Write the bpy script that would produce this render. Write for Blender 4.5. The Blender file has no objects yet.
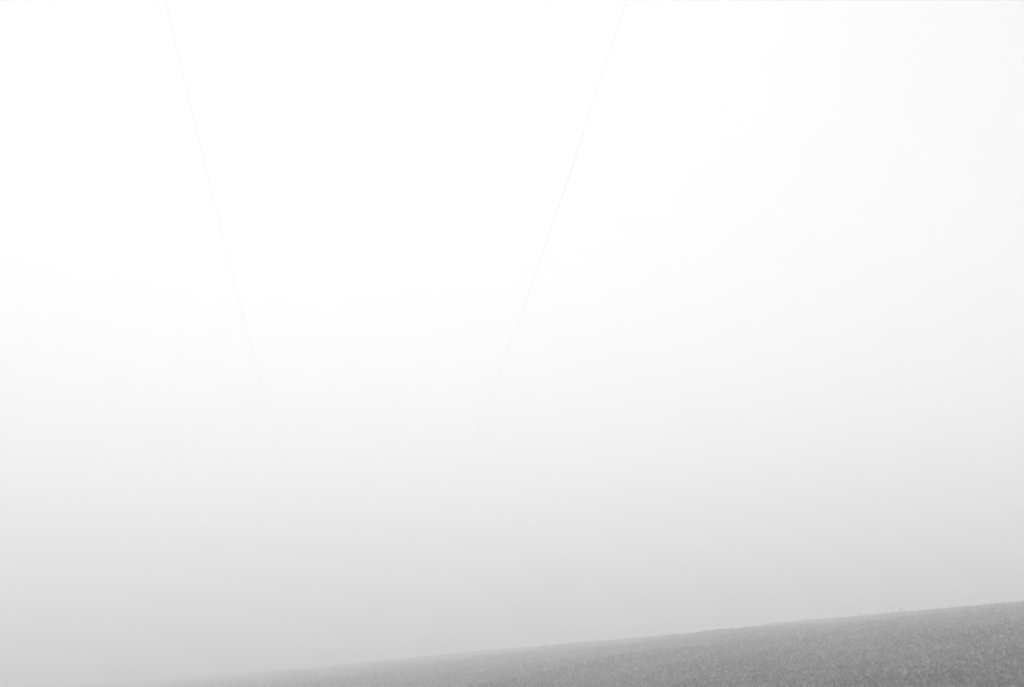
import bpy, bmesh, math, random
import numpy as np

rng = np.random.default_rng(11)
random.seed(5)
sc = bpy.context.scene
COL = sc.collection

# ------------------------------------------------------------------ render / view
sc.render.engine = 'CYCLES'
sc.view_settings.view_transform = 'Standard'
sc.view_settings.look = 'None'
sc.view_settings.gamma = 1.0
sc.view_settings.use_curve_mapping = False
sc.view_settings.exposure = 0.0
EXPO = 1.44
sc.view_settings.exposure = EXPO
cy = sc.cycles
cy.max_bounces = 18
cy.diffuse_bounces = 4
cy.glossy_bounces = 2
cy.transmission_bounces = 2
cy.transparent_max_bounces = 4
cy.volume_bounces = 14
cy.use_denoising = True
cy.denoiser = 'OPENIMAGEDENOISE'
cy.denoising_prefilter = 'NONE'
cy.denoising_input_passes = 'RGB_ALBEDO_NORMAL'
cy.sample_clamp_indirect = 6.0

# ------------------------------------------------------------------ materials (the photograph is black and white)
def mat(name, base, rough=0.9):
    m = bpy.data.materials.new(name)
    m.use_nodes = True
    b = m.node_tree.nodes['Principled BSDF']
    b.inputs['Base Color'].default_value = (base, base, base, 1)
    b.inputs['Roughness'].default_value = rough
    b.inputs['Specular IOR Level'].default_value = 0.2
    return m

def mat_soil():
    m = mat('meadow_soil', 0.08, 1.0)
    nt = m.node_tree; b = nt.nodes['Principled BSDF']
    geo = nt.nodes.new('ShaderNodeNewGeometry')
    n1 = nt.nodes.new('ShaderNodeTexNoise'); n1.inputs['Scale'].default_value = 0.35; n1.inputs['Detail'].default_value = 5
    n2 = nt.nodes.new('ShaderNodeTexNoise'); n2.inputs['Scale'].default_value = 14.0; n2.inputs['Detail'].default_value = 6
    mix = nt.nodes.new('ShaderNodeMath'); mix.operation = 'ADD'
    r = nt.nodes.new('ShaderNodeMapRange')
    r.inputs['From Min'].default_value = 0.75; r.inputs['From Max'].default_value = 1.25
    r.inputs['To Min'].default_value = 0.03; r.inputs['To Max'].default_value = 0.09
    nt.links.new(geo.outputs['Position'], n1.inputs['Vector'])
    nt.links.new(geo.outputs['Position'], n2.inputs['Vector'])
    nt.links.new(n1.outputs['Fac'], mix.inputs[0]); nt.links.new(n2.outputs['Fac'], mix.inputs[1])
    nt.links.new(mix.outputs[0], r.inputs['Value'])
    nt.links.new(r.outputs['Result'], b.inputs['Base Color'])
    bump = nt.nodes.new('ShaderNodeBump'); bump.inputs['Strength'].default_value = 0.5; bump.inputs['Distance'].default_value = 0.05
    nt.links.new(n2.outputs['Fac'], bump.inputs['Height']); nt.links.new(bump.outputs['Normal'], b.inputs['Normal'])
    return m

def mat_blades(name, lo, hi, rough=0.75):
    """each blade has its own tone, stored as the mesh attribute 'tone'"""
    m = mat(name, 0.1, rough)
    nt = m.node_tree; b = nt.nodes['Principled BSDF']
    a = nt.nodes.new('ShaderNodeAttribute'); a.attribute_name = 'tone'
    r = nt.nodes.new('ShaderNodeMapRange')
    r.inputs['To Min'].default_value = lo; r.inputs['To Max'].default_value = hi
    nt.links.new(a.outputs['Fac'], r.inputs['Value'])
    nt.links.new(r.outputs['Result'], b.inputs['Base Color'])
    return m

def mat_mottled(name, lo, hi, scale, rough=0.8):
    m = mat(name, lo, rough)
    nt = m.node_tree; b = nt.nodes['Principled BSDF']
    tc = nt.nodes.new('ShaderNodeTexCoord')
    n = nt.nodes.new('ShaderNodeTexNoise'); n.inputs['Scale'].default_value = scale; n.inputs['Detail'].default_value = 4
    r = nt.nodes.new('ShaderNodeMapRange')
    r.inputs['From Min'].default_value = 0.3; r.inputs['From Max'].default_value = 0.7
    r.inputs['To Min'].default_value = lo; r.inputs['To Max'].default_value = hi
    nt.links.new(tc.outputs['Object'], n.inputs['Vector'])
    nt.links.new(n.outputs['Fac'], r.inputs['Value'])
    nt.links.new(r.outputs['Result'], b.inputs['Base Color'])
    return m

M_SOIL = mat_soil()
M_GRASS = mat_blades('meadow_grass', 0.03, 0.32)
M_STALK = mat_mottled('dry_stalk', 0.06, 0.11, 30)
M_STRAW = mat_mottled('pale_straw', 0.32, 0.46, 20)
M_CABLE = mat_mottled('weathered_conductor', 0.38, 0.5, 3, 0.6)
M_BARK = mat_mottled('bark', 0.05, 0.11, 9, 0.95)
M_LEAF = mat_mottled('leaves', 0.04, 0.09, 2, 0.8)

# ------------------------------------------------------------------ terrain
CAM_H = 1.6
def smooth(x):
    return x * x * (3 - 2 * x)
_lat = rng.random((256, 256)) * 2 - 1
def vnoise(x, y, s):
    """value noise with period s metres, range about -1..1"""
    u = np.asarray(x) / s + 100.3; v = np.asarray(y) / s + 57.1
    i = np.floor(u).astype(int); j = np.floor(v).astype(int)
    a = smooth(u - i); b = smooth(v - j)
    g = lambda p, q: _lat[p % 256, q % 256]
    return (g(i, j) * (1 - a) + g(i + 1, j) * a) * (1 - b) + (g(i, j + 1) * (1 - a) + g(i + 1, j + 1) * a) * b

def height(x, y):
    """a hillside that climbs to the right and rolls over a crest in front"""
    x = np.asarray(x, float); y = np.asarray(y, float)
    w = (y + 1.4 * x) / 82.0
    q = np.where(w > 2.5, 0.9 + 1.2 * (w - 2.5), np.where(w < -0.6, 2.56 + 3.2 * (-0.6 - w), (1 - w) ** 2 * np.where(w > 1, 0.4, 1.0)))
    z = 0.005 * y + 0.08625 * x - CAM_H * q
    z = z + 0.00015 * np.minimum((x - 8) ** 2, 3000)
    z = z + 0.10 * np.exp(-((x - 18.3) ** 2 + (y - 60.5) ** 2 / 4) / 4.5) + 0.09 * np.exp(-((x - 14.2) ** 2 + (y - 62.5) ** 2 / 4) / 2.2)
    z = z + 0.07 * np.tanh((x - 15.5) / 0.5) * np.exp(-((x - 15.5) / 5.0) ** 2 - ((y - 60) / 16) ** 2)
    z = z + 0.09 * vnoise(x, y, 6.0) + 0.05 * vnoise(x, y, 2.6) + 0.045 * vnoise(x, y, 1.1)
    z = np.where(z > 5, 5 + 6 * np.tanh((z - 5) / 6), z)
    z = np.where(z < -9, -9 + 7 * np.tanh((z + 9) / 7), z)
    return z

def mesh_obj(name, verts, faces, material, smooth_shade=False, parent=None):
    me = bpy.data.meshes.new(name)
    me.from_pydata(verts, [], faces)
    me.materials.append(material)
    if smooth_shade:
        me.polygons.foreach_set('use_smooth', [True] * len(me.polygons))
    me.update()
    o = bpy.data.objects.new(name, me)
    COL.objects.link(o)
    if parent: o.parent = parent
    return o

def tag(o, label=None, cat=None, group=None, kind=None):
    if label: o['label'] = label
    if cat: o['category'] = cat
    if group: o['group'] = group
    if kind: o['kind'] = kind
    return o

# graded ground sheet: fine near the camera and crest, coarse far away
def graded(lo, hi, n_far, mid_lo, mid_hi, step):
    a = np.arange(mid_lo, mid_hi, step)
    l = mid_lo - np.geomspace(step, mid_lo - lo, n_far)[::-1]
    r = mid_hi - step + np.geomspace(step, hi - mid_hi + step, n_far)
    return np.concatenate([l, a, r])
gx = graded(-470, 470, 60, -60, 45, 0.33)
gy = graded(-470, 470, 60, -6, 115, 0.33)
GX, GY = np.meshgrid(gx, gy)
GZ = height(GX, GY)
nx, ny = len(gx), len(gy)
idx = np.arange(nx * ny).reshape(ny, nx)
fc = np.stack([idx[:-1, :-1], idx[:-1, 1:], idx[1:, 1:], idx[1:, :-1]], -1).reshape(-1, 4)
ground = mesh_obj('ground', np.stack([GX, GY, GZ], -1).reshape(-1, 3).tolist(), fc.tolist(), M_SOIL, True)
tag(ground, 'misty meadow ground under the grass, climbing to the right', 'ground', kind='structure')

# ------------------------------------------------------------------ grass: one mass of blades
def build_grass():
    """short tufted pasture: every tuft has its own tone and height, every blade its own lean"""
    cx, cyy = [], []
    edges = np.concatenate([np.arange(3, 40, 1.0), np.arange(40, 106, 2.0)])
    for r0, r1 in zip(edges[:-1], edges[1:]):
        dens = min(160.0, 2000.0 / r0)
        n = int((r1 - r0) * (r0 + r1) / 2 * 1.40 * dens)
        yy = rng.uniform(r0, r1, n)
        cx.append(rng.uniform(-0.70, 0.70, n) * yy); cyy.append(yy)
    cx = np.concatenate(cx); cyy = np.concatenate(cyy)
    patch = 0.5 + 0.5 * vnoise(cx, cyy, 1.3)
    big = 0.5 + 0.5 * vnoise(cx - 7, cyy + 3, 5.0)
    keep = rng.random(len(cx)) < 0.45 + 0.55 * patch
    cx, cyy, patch, big = cx[keep], cyy[keep], patch[keep], big[keep]
    m = len(cx); cd_ = np.hypot(cx, cyy)
    th = (0.024 + 0.018 * patch + 0.010 * big) * np.exp(0.35 * rng.normal(size=m))
    tl = rng.random(m) < 0.035; th[tl] *= rng.uniform(1.6, 2.8, tl.sum())
    th = np.minimum(th, 0.20)
    tt = 0.15 * np.exp(0.85 * rng.normal(size=m) + 0.35 * (patch - 0.5) + 0.25 * (big - 0.5))
    tt[patch < 0.20] *= 0.4                              # darker tufts in the thinnest, shortest patches
    pale = rng.random(m) < 0.12
    tt[pale] = rng.uniform(1.2, 2.0, pale.sum()); th[pale] *= 1.2         # dry tufts
    tr = (0.008 + 0.0005 * cd_) * rng.uniform(0.7, 1.5, m)
    dry = rng.random(m) < 0.012
    th[dry] = rng.uniform(0.10, 0.20, dry.sum()); tt[dry] = rng.uniform(1.3, 2.1, dry.sum())
    cnt = np.where(cd_ < 16, 8, np.where(cd_ < 30, 6, 4)); cnt[dry] = 2
    k = np.repeat(np.arange(m), cnt); n = len(k)
    rr = np.sqrt(rng.random(n)) * tr[k]; ra = rng.uniform(0, 2 * np.pi, n)
    x = cx[k] + rr * np.cos(ra); y = cyy[k] + rr * np.sin(ra)
    d = cd_[k]
    hgt = th[k] * rng.uniform(0.6, 1.25, n)
    wid = np.clip(0.003 + 0.00026 * d, 0.004, 0.02) * rng.uniform(0.6, 1.5, n)
    az = ra + rng.normal(size=n) * 0.7                    # blades splay outwards
    lean = rng.uniform(0.15, 1.5, n)
    tone = np.clip(tt[k] * rng.uniform(0.75, 1.3, n), 0.0, 2.1)
    z = height(x, y)
    cs, sn = np.cos(az), np.sin(az)
    fx, fy = -sn, cs                                   # blade faces sideways of its lean
    m = 0.55
    bx, by = x, y
    mx = x + cs * lean * hgt * 0.30; my = y + sn * lean * hgt * 0.30; mz = z + hgt * m
    tx = x + cs * lean * hgt * 0.85; ty = y + sn * lean * hgt * 0.85; tz = z + hgt * np.maximum(1 - 0.42 * lean, 0.25)
    V = np.empty((n, 5, 3), np.float32)
    V[:, 0] = np.stack([bx - fx * wid, by - fy * wid, z - 0.01], -1)
    V[:, 1] = np.stack([bx + fx * wid, by + fy * wid, z - 0.01], -1)
    V[:, 2] = np.stack([mx + fx * wid * 0.8, my + fy * wid * 0.8, mz], -1)
    V[:, 3] = np.stack([mx - fx * wid * 0.8, my - fy * wid * 0.8, mz], -1)
    V[:, 4] = np.stack([tx, ty, tz], -1)
    base = (np.arange(n) * 5)[:, None]
    loops = np.concatenate([base + np.array([[0, 1, 2, 3]]), base + np.array([[3, 2, 4]])], 1).astype(np.int32)
    me = bpy.data.meshes.new('grass')
    me.vertices.add(n * 5); me.vertices.foreach_set('co', V.ravel())
    me.loops.add(n * 7); me.loops.foreach_set('vertex_index', loops.ravel())
    me.polygons.add(n * 2)
    st = (np.arange(n) * 7)[:, None] + np.array([[0, 4]])
    me.polygons.foreach_set('loop_start', st.astype(np.int32).ravel())
    at = me.attributes.new('tone', 'FLOAT', 'FACE')
    at.data.foreach_set('value', np.repeat(tone, 2).astype(np.float32))
    me.materials.append(M_GRASS)
    me.update(calc_edges=True)
    me.validate()
    o = bpy.data.objects.new('grass', me); COL.objects.link(o)
    print('blades', n)
    return tag(o, 'short rough meadow grass covering the slope up to the misty crest', 'grass', kind='stuff')
build_grass()

# ------------------------------------------------------------------ tubes
def tube(bm, pts, radii, sides=8):
    pts = [np.array(p, float) for p in pts]
    rings = []
    for i, p in enumerate(pts):
        t = pts[min(i + 1, len(pts) - 1)] - pts[max(i - 1, 0)]
        t /= np.linalg.norm(t)
        up = np.array([0, 0, 1.0]) if abs(t[2]) < 0.9 else np.array([1.0, 0, 0])
        a = np.cross(t, up); a /= np.linalg.norm(a); b = np.cross(t, a)
        r = radii[i] if hasattr(radii, '__len__') else radii
        rings.append([bm.verts.new(p + r * (math.cos(k * 2 * math.pi / sides) * a + math.sin(k * 2 * math.pi / sides) * b)) for k in range(sides)])
    for q, w in zip(rings, rings[1:]):
        for k in range(sides):
            bm.faces.new((q[k], q[(k + 1) % sides], w[(k + 1) % sides], w[k]))
    bm.faces.new(rings[0][::-1]); bm.faces.new(rings[-1])

def bm_obj(name, bm, material, parent=None, smooth_shade=True):
    me = bpy.data.meshes.new(name); 
    bmesh.ops.recalc_face_normals(bm, faces=bm.faces)
    bm.to_mesh(me); bm.free()
    me.materials.append(material)
    if smooth_shade: me.polygons.foreach_set('use_smooth', [True] * len(me.polygons))
    o = bpy.data.objects.new(name, me); COL.objects.link(o)
    if parent: o.parent = parent
    return o

# ------------------------------------------------------------------ overhead cables: one span sagging away into the fog
AZ = math.atan(-0.141)
DX, DY = math.sin(AZ), math.cos(AZ)
def cable(X, z20, sl, q, r, label):
    pts = []
    for s in np.linspace(-12, 148, 161):
        pts.append((s * DX + X * DY, s * DY - X * DX, z20 + sl * (s - 20) + q * (s - 20) ** 2))
    bm = bmesh.new(); tube(bm, pts, r, 10)
    return tag(bm_obj('overhead_cable', bm, M_CABLE), label, 'cable', 'overhead power cables running off into the fog')
cable(-5.040, 14.0, -0.13396, 0.00137, 0.0057, 'bolder dark overhead cable leaning right as it descends, on the left side of the sky')
cable(5.270, 14.0, -0.14208, 0.00142, 0.0052, 'bolder dark overhead cable leaning left as it descends, on the right side of the sky')
cable(-4.880, 13.0, -0.1215, 0.00145, 0.0022, 'hair thin faint cable close beside the bolder left cable')
cable(5.020, 13.0, -0.10776, 0.00115, 0.0020, 'hair thin faint cable close beside the bolder right cable')

# ------------------------------------------------------------------ weeds on the crest, straws in the grass
def on_ground(x, y):
    return float(height(x, y))

def crest_at(u):
    ys = np.linspace(20, 130, 900); i = int((height(u * ys, ys) / ys).argmax()); return u * ys[i], ys[i]

def weed(u, h, lean, seed, label, back=0.0):
    x, y = crest_at(u); y -= back; x = u * y
    R = random.Random(seed)
    root = bpy.data.objects.new('weed', None); COL.objects.link(root)
    root.location = (x, y, on_ground(x, y) - 0.02)
    tag(root, label, 'weed', 'tall weeds standing out of the grass along the crest')
    n = 7
    pts = [(lean * h * (k / n) ** 1.6, 0.02 * math.sin(k), h * k / n) for k in range(n + 1)]
    bm = bmesh.new(); tube(bm, pts, [0.012 * (1 - 0.6 * k / n) for k in range(n + 1)], 7)
    bm_obj('stem', bm, M_STALK, root)
    for k in range(4):                                   # narrow bent leaves
        j = 1 + k; p = pts[j]; a = R.uniform(0, 6.28); L = h * R.uniform(0.25, 0.4)
        bm = bmesh.new(); q = []
        for i in range(5):
            t = i / 4; wd = 0.018 * math.sin(math.pi * (0.12 + 0.85 * t))
            c = np.array([p[0] + math.cos(a) * L * t, p[1] + math.sin(a) * L * t, p[2] + L * (0.75 * t - 0.6 * t * t)])
            s = np.array([-math.sin(a), math.cos(a), 0]) * wd
            q.append([bm.verts.new(c - s), bm.verts.new(c + s + np.array([0, 0, 0.002])), bm.verts.new(c + np.array([0, 0, -0.004]))])
        for m, w in zip(q, q[1:]):
            for i in range(3): bm.faces.new((m[i], m[(i + 1) % 3], w[(i + 1) % 3], w[i]))
        bm.faces.new(q[0][::-1]); bm.faces.new(q[-1])
        bm_obj('leaf', bm, M_STALK, root)
    bm = bmesh.new()                                     # seed head: a rough spindle of grains
    top = np.array(pts[-1])
    for i in range(26):
        t = R.random(); rr = 0.028 * math.sin(math.pi * (0.1 + 0.85 * t)); a = R.uniform(0, 6.28)
        c = top + np.array([lean * 0.12 * t + rr * math.cos(a), rr * math.sin(a), -0.05 + 0.16 * t])
        bmesh.ops.create_icosphere(bm, subdivisions=1, radius=R.uniform(0.009, 0.015), matrix=__import__('mathutils').Matrix.Translation(c))
    bm_obj('seed_head', bm, M_STALK, root)
    return root
def U(px):                                               # sideways slope of a sight line along the crest
    return (px - 512) / 996 * 0.966
weed(U(894), 0.25, -0.35, 1, 'tallest weed, leaning left on the crest towards the right end of the hill')
weed(U(901.5), 0.12, 0.05, 2, 'short upright weed just right of the tallest weed on the crest')
weed(U(939), 0.12, -0.1, 3, 'left one of the two weeds close together near the right end of the crest')
weed(U(951), 0.15, 0.1, 4, 'right one of the two weeds close together near the right end of the crest')
weed(U(859), 0.13, 0.1, 5, 'small weed on the crest a little left of the tallest weed')
weed(U(753), 0.14, 0.15, 6, 'lone small weed halfway along the right half of the crest')
weed(U(547), 0.3, -0.2, 7, 'dark weed leaning left on the crest near the middle of the field', 35)
weed(U(525), 0.26, 0.25, 8, 'dark weed leaning right, left neighbour of the one at the middle of the field', 35)

def straw(p, q, lift0, lift1, label):
    pts = []
    for k in range(13):
        t = k / 12
        x = p[0] + (q[0] - p[0]) * t + 0.03 * math.sin(5 * t); y = p[1] + (q[1] - p[1]) * t
        pts.append((x, y, on_ground(x, y) + lift0 + (lift1 - lift0) * t + 0.018 * math.sin(17 * t)))
    bm = bmesh.new(); tube(bm, pts, [0.0055 - 0.003 * k / 12 for k in range(13)], 7)
    return tag(bm_obj('straw', bm, M_STRAW), label, 'straw', 'pale dry straws lying in the grass')

def hit(px, py):
    """where the sight line through a point of the slope meets the ground"""
    p = math.radians(17.4); f = 996.0
    a = (px - 512) / f; b = (343.5 - py) / f
    dx, dy, dz = a, math.cos(p) - b * math.sin(p), math.sin(p) + b * math.cos(p)
    for t in np.arange(4, 140, 0.1):
        if dz * t < on_ground(dx * t, dy * t): return dx * t, dy * t
    return dx * 60, dy * 60
straw(hit(910, 649), hit(931, 662), 0.055, 0.045, 'pale straw lying diagonally down to the right in the grass of the right slope')
p = hit(904, 647); straw(p, (p[0] + 0.07, p[1] + 0.05), 0.02, 0.16, 'short pale straw sticking up left of the diagonal straw on the right slope')

# ------------------------------------------------------------------ a tree almost lost in the fog below the crest
def tree(x, y, h):
    R = random.Random(3)
    z = on_ground(x, y)
    root = bpy.data.objects.new('tree', None); COL.objects.link(root); root.location = (x, y, z - 0.1)
    tag(root, 'round crowned tree almost dissolved in the fog beyond the crest near the middle', 'tree')
    bm = bmesh.new()
    tube(bm, [(0, 0, 0), (0.05, 0, h * 0.2), (0.0, 0.05, h * 0.4), (0.1, 0, h * 0.62), (0.1, 0.1, h * 0.9)], [0.17, 0.13, 0.11, 0.08, 0.03], 10)
    ends = []
    for k in range(16):
        a = k * 2.4 + R.uniform(-.3, .3); zz = h * R.uniform(0.42, 0.78); L = h * R.uniform(0.10, 0.20)
        e = (math.cos(a) * L, math.sin(a) * L, min(zz + L * R.uniform(0.3, 0.9), h * 0.95))
        mid = (e[0] * 0.5, e[1] * 0.5, zz + (e[2] - zz) * 0.35)
        tube(bm, [(0.04, 0.02, zz), mid, e], [0.08, 0.05, 0.015], 6); ends += [e, mid]
    bm_obj('trunk', bm, M_BARK, root)
    nr = np.random.default_rng(4); C = []
    for e in ends:
        n = 330
        C.append(np.array(e) + nr.normal(size=(n, 3)) * np.array([0.45, 0.45, 0.5]) * h / 11)
    C = np.concatenate(C); n = len(C)
    a = nr.normal(size=(n, 3)); a /= np.linalg.norm(a, axis=1)[:, None]
    b = np.cross(a, nr.normal(size=(n, 3))); b /= np.linalg.norm(b, axis=1)[:, None]
    V = np.stack([C - a * 0.07, C + b * 0.035, C + a * 0.07, C - b * 0.035], 1).reshape(-1, 3)
    F = np.arange(n * 4).reshape(n, 4)
    mesh_obj('crown', V.tolist(), F.tolist(), M_LEAF, False, root)
tree(5.0, 138.0, 13.5)

# ------------------------------------------------------------------ haze: one closed box of even fog
bm = bmesh.new(); bmesh.ops.create_cube(bm, size=1.0)
zlo, zhi = float(GZ.min()) - 1.0, 23.6
for v in bm.verts:
    v.co.x *= 960; v.co.y *= 960; v.co.z = zlo if v.co.z < 0 else zhi
m = bpy.data.materials.new('fog'); m.use_nodes = True
nt = m.node_tree; nt.nodes.clear()
out = nt.nodes.new('ShaderNodeOutputMaterial'); pv = nt.nodes.new('ShaderNodeVolumePrincipled')
pv.inputs['Color'].default_value = (0.996, 0.996, 0.996, 1)
pv.inputs['Density'].default_value = 0.030
pv.inputs['Anisotropy'].default_value = 0.55
nt.links.new(pv.outputs['Volume'], out.inputs['Volume'])
haze = bm_obj('haze', bm, m, None, False)
tag(haze, 'dense pale fog filling the air over the whole meadow', 'fog', kind='stuff')

# ------------------------------------------------------------------ light
SUN_EL, SUN_AZ = math.radians(57), math.radians(-11)          # ahead and a little to the left, behind the fog
w = bpy.data.worlds.new('World'); sc.world = w; w.use_nodes = True
nt = w.node_tree; bg = nt.nodes['Background']
sky = nt.nodes.new('ShaderNodeTexSky'); sky.sky_type = 'NISHITA'; sky.sun_disc = False
sky.sun_elevation = SUN_EL; sky.sun_rotation = SUN_AZ
sky.air_density = 1.0; sky.dust_density = 1; sky.ozone_density = 1.0
bw = nt.nodes.new('ShaderNodeRGBToBW')
nt.links.new(sky.outputs['Color'], bw.inputs['Color']); nt.links.new(bw.outputs['Val'], bg.inputs['Color'])
bg.inputs['Strength'].default_value = 0.05
L = bpy.data.lights.new('sun', 'SUN'); L.energy = 1.5; L.angle = math.radians(150); L.color = (1, 1, 1)
so = bpy.data.objects.new('sun', L); COL.objects.link(so)
from mathutils import Vector
sd = Vector((math.sin(SUN_AZ) * math.cos(SUN_EL), math.cos(SUN_AZ) * math.cos(SUN_EL), math.sin(SUN_EL)))
so.rotation_euler = sd.to_track_quat('Z', 'Y').to_euler()
so.location = (0, 0, 60)

# ------------------------------------------------------------------ camera
cd = bpy.data.cameras.new('camera'); cd.sensor_width = 36.0; cd.lens = 996.0 / 1024 * 36.0
cd.clip_start = 0.1; cd.clip_end = 3000
co = bpy.data.objects.new('camera', cd); COL.objects.link(co)
co.location = (0, 0, 0); co.rotation_euler = (math.radians(90 + 17.4), 0, 0)
sc.camera = co
